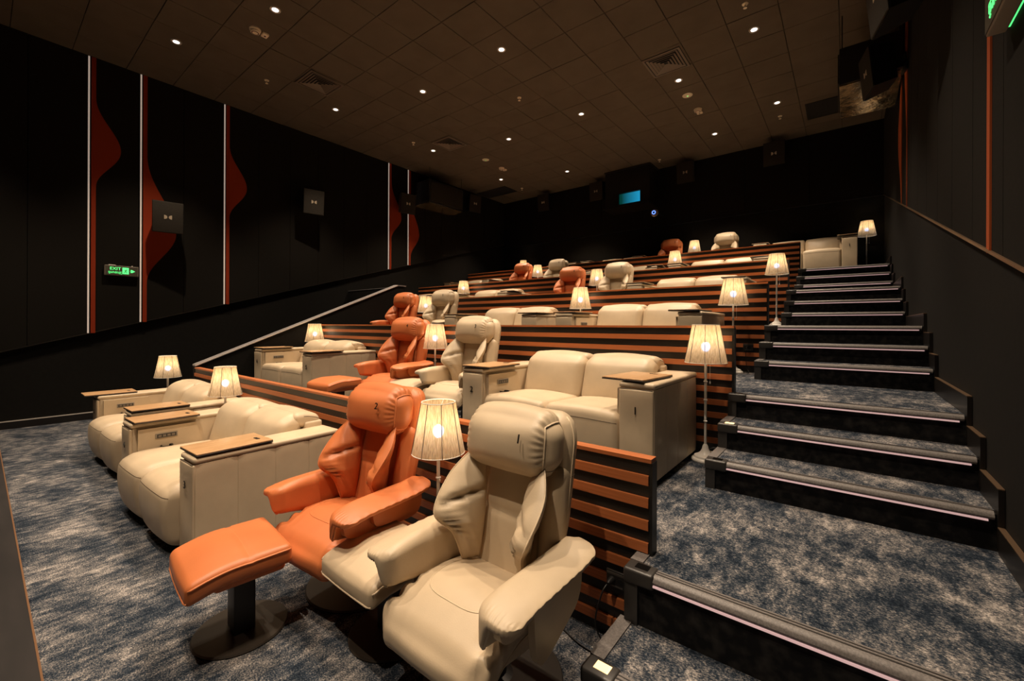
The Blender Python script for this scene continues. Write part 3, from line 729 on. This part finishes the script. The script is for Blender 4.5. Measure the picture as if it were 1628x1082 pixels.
    # --- arms: the pad rolls over from the inner side and overhangs outwards
    for s in (-1, 1):
        x0, x1, z0, z1 = .222, .388, .395, .598
        def fa(p, u, s=s):
            p = p.copy(); X = np.abs(p[:, 0]); tx = np.clip((X-x0)/(x1-x0), 0, 1)
            zb = z0+(.548-z0)*sstep((tx-.18)/.28)
            zt = z1-.030*tx**2.2
            tf0 = np.clip((-.22-p[:, 1])/.18, 0, 1); zb = zb+.055*tf0*(1-sstep((tx-.18)/.28))
            p[:, 2] = zb+(p[:, 2]-z0)/(z1-z0)*(zt-zb)
            tf = np.clip((-.26-p[:, 1])/.17, 0, 1); tb = np.clip((p[:, 1]-.0)/.15, 0, 1)
            p[:, 2] -= .022*tf**2
            p[:, 2] += .016*tb
            p[:, 0] -= s*.020*tb*(1-tx)*0
            f = sstep((-u[:, 1]-.80)/.20)
            p[:, 2] += .0022*np.sin(X*430)*f
            e = sstep((tx-.86)/.14)*np.clip(u[:, 2]+1, 0, 1); p[:, 2] += .0020*np.sin(p[:, 1]*120)*e
            p[:, 1] -= .010*np.sin(PI*tx)*f
            return p
        pa = Puff(((x1-x0)/2, .275, (z1-z0)/2), (s*(x0+x1)/2, -.145, (z0+z1)/2), .048, (14, 30, 6), 5, (.0, .008, .006), fa)
        arm = part('armrest', pa.mesh(lm), t)
        per = [(s, y, -.93) for y in np.linspace(.85, -.80, 28)]+[(s*x, -.97, -.93) for x in np.linspace(.86, -.80, 22)]
        part('piping', B().tube(pa.uv(per), .0062, 6).mesh(pm, True), arm)
        poly = chaikin([(-.395, .57), (-.385, .47), (-.34, .435), (-.20, .428), (.00, .40), (.115, .42), (.115, .575)], 2)
        part('side_panel', smooth_by_angle(B().prism(poly, 0, s*.283-.022, s*.283+.022).mesh(lm), .6), arm)
        poly = chaikin([(-.245, .56), (-.240, .42), (-.225, .315), (-.18, .29), (-.05, .345), (.075, .40), (.085, .56)] if colname == 'cream' else [(-.245, .56), (-.240, .47), (-.18, .445), (.075, .445), (.085, .56)], 2)
        part('side_flap', smooth_by_angle(B().prism(poly, 0, s*.322-.014, s*.322+.014).mesh(lm), .6), arm)
    return t
rec = {'cream': recliner('cream'), 'orange': recliner('orange')}
def ottoman(colname):
    lm, pm, sm_ = M[colname], M[colname+'_pipe'], M['seam_'+colname]
    t = thing('ottoman', 'x', 'footstool')
    def fo(p, u):
        p = p.copy(); tf = np.clip((-.02-p[:, 1])/.22, 0, 1); p[:, 2] -= .052*tf**1.7
        k = np.exp(-((p[:, 1]-.03)/.010)**2)*np.clip(u[:, 2], 0, 1); p[:, 2] -= .005*k
        p[:, 0] *= 1-.03*tf
        return p
    po = Puff((.218, .205, .046), (0, 0, .383), .026, (12, 30, 2), 3, (.004, .006, .020), fo)
    cu = part('cushion', po.mesh(lm), t)
    part('stitched_seam', B().tube(po.uv([(x, .03/.205, 1) for x in np.linspace(-.94, .94, 20)]), .0018, 5).mesh(pm, True), cu)
    for s in (-1, 1): part('piping', B().tube(po.uv([(s*.985, y, .55) for y in np.linspace(-.97, .97, 30)]), .0046, 6).mesh(pm, True), cu)
    part('piping', B().tube(po.uv([(x, -1, -.6) for x in np.linspace(-.97, .97, 16)]), .0046, 6).mesh(pm, True), cu)
    part('side_board', rbox(-.17, .17, -.10, .19, .295, .345, .02, lm), t)
    part('column', rbox(-.062, .062, .0, .09, .012, .31, .008, M['black']), t)
    part('base_disc', smooth_by_angle(B().lathe([(.195, 0), (.20, .006), (.195, .013), (.05, .016)], 40, c=(0, .045)).mesh(M['disc'])), t)
    return t
ott = {'cream': ottoman('cream'), 'orange': ottoman('orange')}
used = set()
def place(proto, loc, rz, label, group):
    if proto.name in used: o = dup(proto, loc, rz, label, group)
    else:
        used.add(proto.name); o = proto; o.location = loc; o.rotation_euler = (0, 0, rz); o['label'] = label; o['group'] = group
    return o
def addnum(o, s, on):
    if on == 'chair': part('seat_number', digit(s, .052), o, (.125, -.0605, 1.010), (PI/2-.24, 0, 0))
rowname = ['front row', 'first raised row', 'second raised row', 'third raised row', 'fourth raised row', 'back row']
placed = []
CH = [(0, -2.19, 1.435, .08, 'orange', '2'), (0, -1.155, 1.405, .0, 'cream', '1'), (1, -4.15, 3.16, .10, 'orange', '4'), (1, -3.05, 3.16, .02, 'cream', '3'),
      (2, -6.50, 4.90, .08, 'orange', '6'), (2, -5.44, 4.90, .03, 'cream', '5'), (3, -4.12, 6.95, .05, 'orange', '4'), (3, -3.185, 6.95, .0, 'cream', '3'),
      (4, -6.71, 8.84, .05, 'orange', '6'), (4, -5.63, 8.84, .0, 'cream', '5'), (5, -3.43, 10.60, .05, 'orange', '4'), (5, -2.20, 10.60, .0, 'cream', '3')]
where = ['in the front row beside the %s, number %s', 'on the first tier behind the front partition, number %s', 'on the second tier by the sloping parapet', 'on the third tier, before the fourth partition', 'on the fourth tier, far up the middle', 'in the back row against the dark wall']
for r_, x, y, rz, cn, num in CH:
    lb = {0: {'orange': 'orange leather recliner numbered 2 in the foreground of the front row', 'cream': 'large cream leather recliner numbered 1 in the foreground'},
          1: {'orange': 'orange leather recliner on the first tier, right of a cream sofa', 'cream': 'cream leather recliner numbered 3 on the first tier, left of a sofa'},
          2: {'orange': 'orange leather recliner on the second tier beside the sloping parapet', 'cream': 'cream leather recliner on the second tier beside the orange one by the parapet'},
          3: {'orange': 'orange leather recliner on the third tier, its lamp at its right', 'cream': 'cream leather recliner on the third tier, right of a small lamp'},
          4: {'orange': 'small orange recliner on the fourth tier, a lamp top behind its head', 'cream': 'cream recliner head on the fourth tier, right of a small lamp'},
          5: {'orange': 'dim orange recliner of the back row, only its head showing', 'cream': 'cream recliner of the back row, its head above the topmost partition'}}[r_][cn]
    o = place(rec[cn], (x, y, T[r_]), rz, lb, 'leather recliners'); placed.append((o, num))
for o, num in placed: addnum(o, num, 'chair')
OT = [(0, -2.29, .752, -.10, 'orange', 'orange footstool in front of the orange front row recliner'), (0, -1.705, 1.195, -.02, 'cream', 'cream footstool between the two front row recliners'),
      (1, -4.45, 2.46, .05, 'orange', 'orange footstool of the first tier orange recliner'), (1, -3.615, 2.86, .05, 'cream', 'cream footstool between the two recliners of the first tier')]
for r_, x, y, rz, cn, lb in OT: place(ott[cn], (x, y, T[r_]), rz, lb, 'leather footstools')

# ------------------------------------------------------------------ sofas
AH = .655
def sofa(front):
    lm = M['cream']
    t = thing('double_sofa', 'x', 'sofa')
    W = .84; aw = .235; D = .47
    part('plinth', boxmesh(-W+.04, W-.04, -D+.05, D-.03, 0, .055, M['post']), t)
    for s in (-1, 1):
        xo = s*W; xi = s*(W-aw); x0, x1 = min(xo, xi), max(xo, xi)
        ins = (.010 if s > 0 else .0)
        a = part('arm', rbox(x0+(.010 if s < 0 else 0), x1-(.010 if s > 0 else 0), -D+.012, D, .035, AH-.035, .012, lm), t)
        # padded top strip
        part('arm_top', Puff((aw/2+.004, D+.004, .019), ((x0+x1)/2, .0, AH-.019), .017, (3, 8, 1), 3, (0, 0, .004)).mesh(lm), a)
        # four padded side sections with gathered tops
        n = 4
        for k in range(n):
            ya = -D+.004+k*(2*D-.008)/n; yb = ya+(2*D-.008)/n
            def fg(p, u, s=s):
                p = p.copy(); g = sstep((u[:, 2]-.55)/.45); p[:, 0] -= s*.005*g*np.exp(-((1-np.abs(u[:, 1]))/.18)**2); return p
            part('side_section', Puff((.012, (yb-ya)/2, (AH-.075)/2), (xo-s*.012, (ya+yb)/2, .036+(AH-.075)/2), .0028, (1, 5, 10), 2, (.0025, 0, 0), fg).mesh(lm), a)
        # front panel, softly dented
        def ff(p, u):
            p = p.copy(); p[:, 1] += .0045*np.sin(p[:, 2]*17+1.1)*(1-u[:, 0]**2)*(u[:, 1] < -.2); return p
        part('front_panel', Puff((aw/2-.004, .012, (AH-.08)/2), ((x0+x1)/2, -D+.002, .036+(AH-.08)/2), .009, (5, 1, 12), 2, (0, .004, 0), ff).mesh(lm), a)
        part('seam', B().tube([(x0+.01, -D-.006, AH-.042), (x1-.01, -D-.006, AH-.042)], .0035, 5).mesh(M['seam_cream'], True), a)
        # inner console block with buttons
        cx = xi-s*.012
        poly = [(-.43, .40), (.02, .40), (-.04, AH-.05), (-.43, AH-.05)]
        part('console_block', smooth_by_angle(B().prism(poly, 0, min(xi-s*.030, xi+s*.002), max(xi-s*.030, xi+s*.002)).mesh(lm), .5), a)
        xp = xi-s*.030
        part('control_plate', rbox(min(xp, xp-s*.006), max(xp, xp-s*.006), -.32, -.17, .510, .553, .003, M['signbox']), a)
        cb = B().box(min(xp-s*.0055, xp-s*.0075), max(xp-s*.0055, xp-s*.0075), -.31, -.18, .517, .546)
        part('control_panel', cb.mesh(M['outlet']), a)
        for q in range(4): part('button', rbox(min(xp-s*.007, xp-s*.010), max(xp-s*.007, xp-s*.010), -.302+q*.030, -.280+q*.030, .523, .540, .0012, M['steel']), a)
        part('cup_holder', smooth_by_angle(B().lathe([(.030, .428), (.036, .452), (.043, .454), (.044, .430)], 20, c=(s*(W-aw-.055), -.25), cap=False).lathe([(.034, .4365), (.0001, .4364)], 20, c=(s*(W-aw-.055), -.25), cap=False).mesh(M['skirt'])), t)
    # back frame
    part('back_frame', rbox(-W+aw-.01, W-aw+.01, .32, D-.005, .06, .70, .02, lm), t)
    cw = (W-aw)/2
    for s in (-1, 1):
        cx = s*cw
        def fq(p, u):
            p = p.copy(); z = p[:, 2]; k = np.clip(-u[:, 1], 0, 1)
            if front > .05:
                zz_ = np.clip((z-.05)/.39, 0, 1); pr = .45+.55*np.sin(zz_*PI*.80+.03)**.8
                p[:, 1] -= front*pr*k**1.5
                p[:, 2] -= .035*np.clip((-p[:, 1]-.36)/.22, 0, 1)**1.6*np.clip(u[:, 2], 0, 1)
            else:
                pr = np.sin(np.clip((z-.03)/.43, 0, 1)*PI)**.8; p[:, 1] -= .018*pr*k
            p[:, 2] += .010*np.clip((p[:, 1]+.25)/.3, -1, 1)*-1*np.clip(u[:, 2], 0, 1)
            # dished crown across the width so that the joint between the two cushions sinks
            p[:, 2] += .016*np.clip(u[:, 2], 0, 1)*(1-u[:, 0]**2)-.006; p[:, 1] -= .018*k*(1-u[:, 0]**2)*(.4+.6*(front > .05))
            return p
        pq = Puff((cw-.002, .325, .202), (cx, -.145, .240), .075 if front > .05 else .05, (14, 16, 12), 5, (.0, .0, .012), fq)
        sc = part('seat_cushion', pq.mesh(lm), t)
        part('seam', B().tube(pq.uv([(x, -1, .74 if front > .05 else .66) for x in np.linspace(-.98, .98, 24)]), .0022, 5).mesh(M['seam_cream'], True), sc)
        # reclined back cushion with a folded head pad behind its crest
        def fk(p, u):
            p = p.copy(); p[:, 1] += (p[:, 2]-.55)*.30+.05*np.clip((p[:, 2]-.66)/.12, 0, 1)**2
            p[:, 2] += .012*np.clip(u[:, 2], 0, 1)*(1-u[:, 0]**4)
            return p
        pk = Puff((cw-.002, .105, .200), (cx, .190, .562), .082, (12, 4, 12), 6, (0, .030, .0), fk)
        bk = part('back_cushion', pk.mesh(lm), t)
        def fp(p, u):
            p = p.copy(); p[:, 2] -= .035*np.clip((p[:, 1]-.32)/.14, 0, 1)**1.5; return p
        pp_ = Puff((cw-.004, .110, .060), (cx, .352, .712), .045, (10, 8, 2), 5, (0, .004, .020), fp)
        hp = part('head_pad', pp_.mesh(lm), t)
        part('seam', B().tube(pp_.uv([(s, y, .55) for y in np.linspace(-.3, .95, 14)]), .0024, 5).mesh(M['seam_cream'], True), hp)
    return t
sof = {'wide': sofa(.085), 'flat': sofa(.0)}
tray_me = None
def tray_parts(a, x, y, rot):
    e = bpy.data.objects.new('tray', TR[0]); link(e, a); e.location = (x, y, AH+.006); e.rotation_euler = (0, 0, rot); KIDS.setdefault(a.name, []).append(e)
    part('tray_edge', TR[1], e); part('tray_button', TR[2], e)
TR = [rbox(-.15, .15, -.22, .22, .008, .017, .003, M['wood']), rbox(-.151, .151, -.221, .221, .0, .008, .003, M['tray_edge']), B().lathe([(.012, .017), (.012, .0195)], 12, c=(.02, .16)).box(.035, .065, .150, .172, .017, .019).mesh(M['outlet'])]
SO = [  # row, centre x, centre y, rz, kind, tray(L dx,dy,rot), tray(R dx,dy,rot), left no, right no, label
    (0, -5.93, 1.325, .02, 'wide', (-.05, -.10, -.03), (-.02, .0, .0), '6', '5', 'far left cream double sofa of the front row, its left tray swung out'),
    (0, -3.93, 1.26, .03, 'wide', (.035, .01, 0), (-.025, .01, 0), '4', '3', 'big cream double sofa of the front row, left of the orange recliner'),
    (1, -6.14, 3.08, .02, 'flat', (.0, .0, 0), (-.01, -.02, .03), '6', '5', 'cream double sofa on the first tier beside the sloping parapet'),
    (1, -1.785, 3.10, .0, 'flat', (.03, -.01, .04), (-.075, .0, -.10), '2', '1', 'cream double sofa with arms numbered 1 and 2, by the tall aisle lamp'),
    (2, -3.90, 4.83, .0, 'flat', (.0, 0, 0), (-.02, -.02, .05), '4', '3', 'cream double sofa on the second tier, left one of the pair'),
    (2, -1.94, 4.83, .0, 'flat', (.0, 0, 0), (-.05, -.02, -.03), '2', '1', 'cream double sofa on the second tier, right one of the pair by the aisle'),
    (3, -8.15, 6.87, .0, 'flat', (.0, 0, 0), (0, 0, .1), '8', '7', 'cream double sofa on the third tier at the left wall'),
    (3, -6.05, 6.87, .0, 'flat', (.0, 0, 0), (.05, .02, .3), '6', '5', 'cream double sofa on the third tier, left of the orange recliner'),
    (3, -1.90, 6.87, .0, 'flat', (.0, 0, 0), (-.05, 0, .0), '2', '1', 'cream double sofa on the third tier beside the aisle'),
    (4, -8.18, 8.75, .0, 'flat', (.0, 0, 0), (0, 0, .1), '8', '7', 'cream sofa on the fourth tier at the left wall'),
    (4, -3.78, 8.75, .0, 'flat', (.0, 0, 0), (.03, 0, .2), '4', '3', 'cream sofa on the fourth tier, left of the small lamp between sofas'),
    (4, -1.88, 8.75, .0, 'flat', (.0, 0, 0), (-.03, 0, .1), '2', '1', 'cream sofa on the fourth tier nearest the aisle'),
    (5, -6.6, 10.5, .0, 'flat', (.0, 0, 0), (0, 0, 0), '8', '7', 'cream sofa of the back row at the far left, mostly hidden'),
    (5, -4.75, 10.5, .0, 'flat', (.0, 0, 0), (0, 0, 0), '6', '5', 'cream sofa of the back row left of the dim orange recliner, hidden'),
    (5, -.70, 10.47, .0, 'flat', (.0, 0, 0), (-.03, -.02, 0), '2', '1', 'cream sofa of the back row at the head of the stairs')]
placed2 = []
for r_, x, y, rz, kd, tl, tr_, nl, nr, lb in SO:
    o = place(sof[kd], (x, y, T[r_]), rz, lb, 'cream leather double sofas')
    placed2.append((o, tl, tr_, nl, nr))
for o, tl, tr_, nl, nr in placed2:
    arms = [c for c in KIDS[o.name] if c.name.startswith('arm')]
    for a, s, tt, nm in ((arms[0], -1, tl, nl), (arms[1], 1, tr_, nr)):
        tray_parts(a, s*.72+tt[0], -.25+tt[1], tt[2])
        part('arm_number', digit(nm, .070), a, (s*.722, -.4865, .475), (PI/2, 0, 0))

# ------------------------------------------------------------------ lamps
def lamp():
    t = thing('floor_lamp', 'x', 'lamp')
    part('base', smooth_by_angle(B().lathe([(.098, 0), (.100, .010), (.096, .020), (.082, .028), (.078, .040), (.055, .050), (.036, .066), (.024, .09), (.020, .11), (.012, .125)], 32).mesh(M['white']), .5), t)
    part('pole', smooth_by_angle(B().lathe([(.0095, .12), (.0095, .90)], 14).mesh(M['white'])), t)
    for z in (.30, .46, .60): part('pole_ring', smooth_by_angle(B().lathe([(.0095, z-.006), (.0145, z-.003), (.0145, z+.003), (.0095, z+.006)], 14, cap=False).mesh(M['white'])), t)
    z0, z1, r0, r1 = .745, 1.030, .148, .095
    n, k = 168, 8; V = []; F = []
    for i in range(n):
        a = 2*PI*i/n; am = .0016*(1 if i % 2 else -1)
        for q in range(k+1):
            f_ = q/k; rr = r0+(r1-r0)*f_; rib = .004*abs(math.sin(4*a))
            V.append(((rr-rib*math.sin(PI*f_)+am)*math.cos(a), (rr-rib*math.sin(PI*f_)+am)*math.sin(a), z0+(z1-z0)*f_))
    for i in range(n):
        j = (i+1) % n
        for q in range(k): F.append((i*(k+1)+q, j*(k+1)+q, j*(k+1)+q+1, i*(k+1)+q+1))
    sh = part('lamp_shade', mesh(V, F, M['shade'], False), t)
    circ = lambda r, z: [(r*math.cos(a), r*math.sin(a), z) for a in np.linspace(0, 2*PI, 49)[:-1]]
    part('hem_ring', B().tube(circ(r0, z0), .0028, 6, True).mesh(M['white'], True), sh)
    part('hem_ring', B().tube(circ(r1, z1), .0028, 6, True).mesh(M['white'], True), sh)
    for q in range(8):
        a = PI*q/4+.2; part('rib_wire', B().tube([(r0*1.012*math.cos(a), r0*1.012*math.sin(a), z0), (r1*1.02*math.cos(a), r1*1.02*math.sin(a), z1)], .0021, 5).mesh(M['wire']), sh)
    sp_ = B()
    for q in range(3):
        a = 2*PI*q/3; sp_.tube([(.012*math.cos(a), .012*math.sin(a), z1-.05), (r1*math.cos(a), r1*math.sin(a), z1)], .0018, 5)
    part('spider_frame', sp_.mesh(M['white']), sh)
    part('socket', smooth_by_angle(B().lathe([(.014, .79), (.017, .80), (.017, .83)], 14).mesh(M['white'])), t)
    part('bulb', B().lathe([(.014, .830), (.026, .842), (.033, .860), (.031, .878), (.020, .893), (.0008, .898)], 16).mesh(M['bulb'], True), t)
    part('pull_chain', B().tube([(.035, -.02, .80), (.036, -.021, .60)], .0012, 5).lathe([(.0005, .585), (.0055, .592), (.0055, .602), (.0005, .608)], 8, c=(.036, -.021)).mesh(M['white']), t)
    return t
LL = bpy.data.lights.new('lamp_light', 'POINT'); LL.energy = LAMP_W; LL.color = (1, .78, .50); LL.shadow_soft_size = .03
lp = lamp(); LA = [
    (0, -7.25, 1.62, 'small floor lamp between the front row sofa and the left wall'), (0, -4.98, 1.58, 'floor lamp between the two front row sofas'), (0, -1.82, 1.63, 'floor lamp standing between the two front row recliners'),
    (1, -6.84, 3.44, 'floor lamp behind the first tier sofa by the parapet'), (1, -3.86, 3.40, 'floor lamp between the orange and cream recliners of the first tier'), (1, -.845, 3.44, 'tall white floor lamp beside the sofa numbered 1, at the aisle'),
    (2, -6.05, 5.10, 'floor lamp between the recliners of the second tier'), (2, -2.88, 5.15, 'floor lamp between the two sofas of the second tier'), (2, -.985, 5.15, 'floor lamp at the aisle end of the second tier'),
    (3, -7.10, 7.12, 'floor lamp on the third tier between the two left sofas'), (3, -3.64, 7.12, 'floor lamp between the recliners of the third tier'), (3, -.80, 7.12, 'leaning looking floor lamp at the aisle end of the third tier'),
    (4, -6.30, 9.02, 'floor lamp between the recliners of the fourth tier'), (4, -2.83, 9.04, 'floor lamp between the two right sofas of the fourth tier'),
    (5, -2.92, 10.80, 'floor lamp between the two back row recliners'), (5, -8.10, 10.80, 'floor lamp at the far left of the back row, half hidden by a recliner'), (5, .285, 10.80, 'floor lamp beside the back row sofa in the right corner')]
for r_, x, y, lb in LA:
    o = place(lp, (x, y, T[r_]), 0, lb, 'white floor lamps with string shades')
    lo = bpy.data.objects.new('lamp_glow', LL); link(lo, o); lo.location = (0, 0, .915)

# ------------------------------------------------------------------ outlets and cables
def outlet(x, y, z, label):
    t = thing('power_outlet', label, 'outlet', (x, y, z))
    part('plate', rbox(-.05, .05, -.010, .0, -.038, .038, .003, M['outlet']), t)
    part('steel_band', boxmesh(-.047, .047, -.0115, -.010, .020, .030, M['steel']), t)
    part('steel_band', boxmesh(-.030, .030, -.0115, -.010, -.034, -.027, M['steel']), t)
    for s in (-1, 1): part('socket', B().lathe([(.012, 0), (.012, .002)], 12).mesh(M['post']), t, (s*.020, -.010, -.002), (PI/2, 0, 0))
outlet(-.835, 1.850, .29, 'black power outlet on the front partition by the bottom step')
outlet(-.865, 5.321, 1.235, 'black power outlet on the third partition behind the aisle')
def bez(P, n=40):
    P = [np.array(p, float) for p in P]; out = []
    for i in range(len(P)-1):
        p0 = P[max(i-1, 0)]; p1 = P[i]; p2 = P[i+1]; p3 = P[min(i+2, len(P)-1)]
        for t in np.linspace(0, 1, 9)[:-1]:
            out.append(.5*((2*p1)+(-p0+p2)*t+(2*p0-5*p1+4*p2-p3)*t*t+(-p0+3*p1-3*p2+p3)*t**3))
    out.append(P[-1]); return out
def cable(label, pts, plug):
    t = thing('power_cable', label, 'cable', (0, 0, 0))
    part('cord', B().tube(bez(pts), .0036, 6).mesh(M['cable'], True), t)
    part('plug', smooth_by_angle(B().lathe([(.006, .045), (.013, .03), (.015, .0)], 12).mesh(M['cable'])), t, plug, (PI/2, 0, 0))
cable('black lamp cable hanging from the outlet by the bottom step', [(-.858, 1.79, .286), (-.87, 1.76, .25), (-.90, 1.76, .12), (-.88, 1.78, .03), (-.83, 1.79, .006), (-.82, 1.73, .006), (-.95, 1.72, .006), (-1.15, 1.78, .006), (-1.40, 1.80, .006), (-1.70, 1.70, .006)], (-.855, 1.838, .288))
cable('black lamp cable hanging from the outlet behind the aisle', [(-.868, 5.26, 1.232), (-.875, 5.24, 1.18), (-.87, 5.25, 1.02), (-.84, 5.22, .962), (-.90, 5.20, .962), (-.98, 5.17, .968)], (-.868, 5.308, 1.233))
coil = [(-.80+.035*math.cos(a), 3.50+.02*math.sin(a*1.3), .50+.035*math.sin(a)) for a in np.linspace(0, 9*PI, 60)]
t = thing('power_cable', 'coiled black and white cable behind the tall aisle lamp', 'cable', (0, 0, 0))
part('cord', B().tube([(-.79, 3.535, .449), (-.79, 3.53, .46)]+coil, .0042, 6).mesh(M['cable'], True), t)
part('tie', B().tube([(-.765, 3.47, .49), (-.79, 3.485, .50), (-.825, 3.49, .51)], .006, 6).mesh(M['white'], True), t)
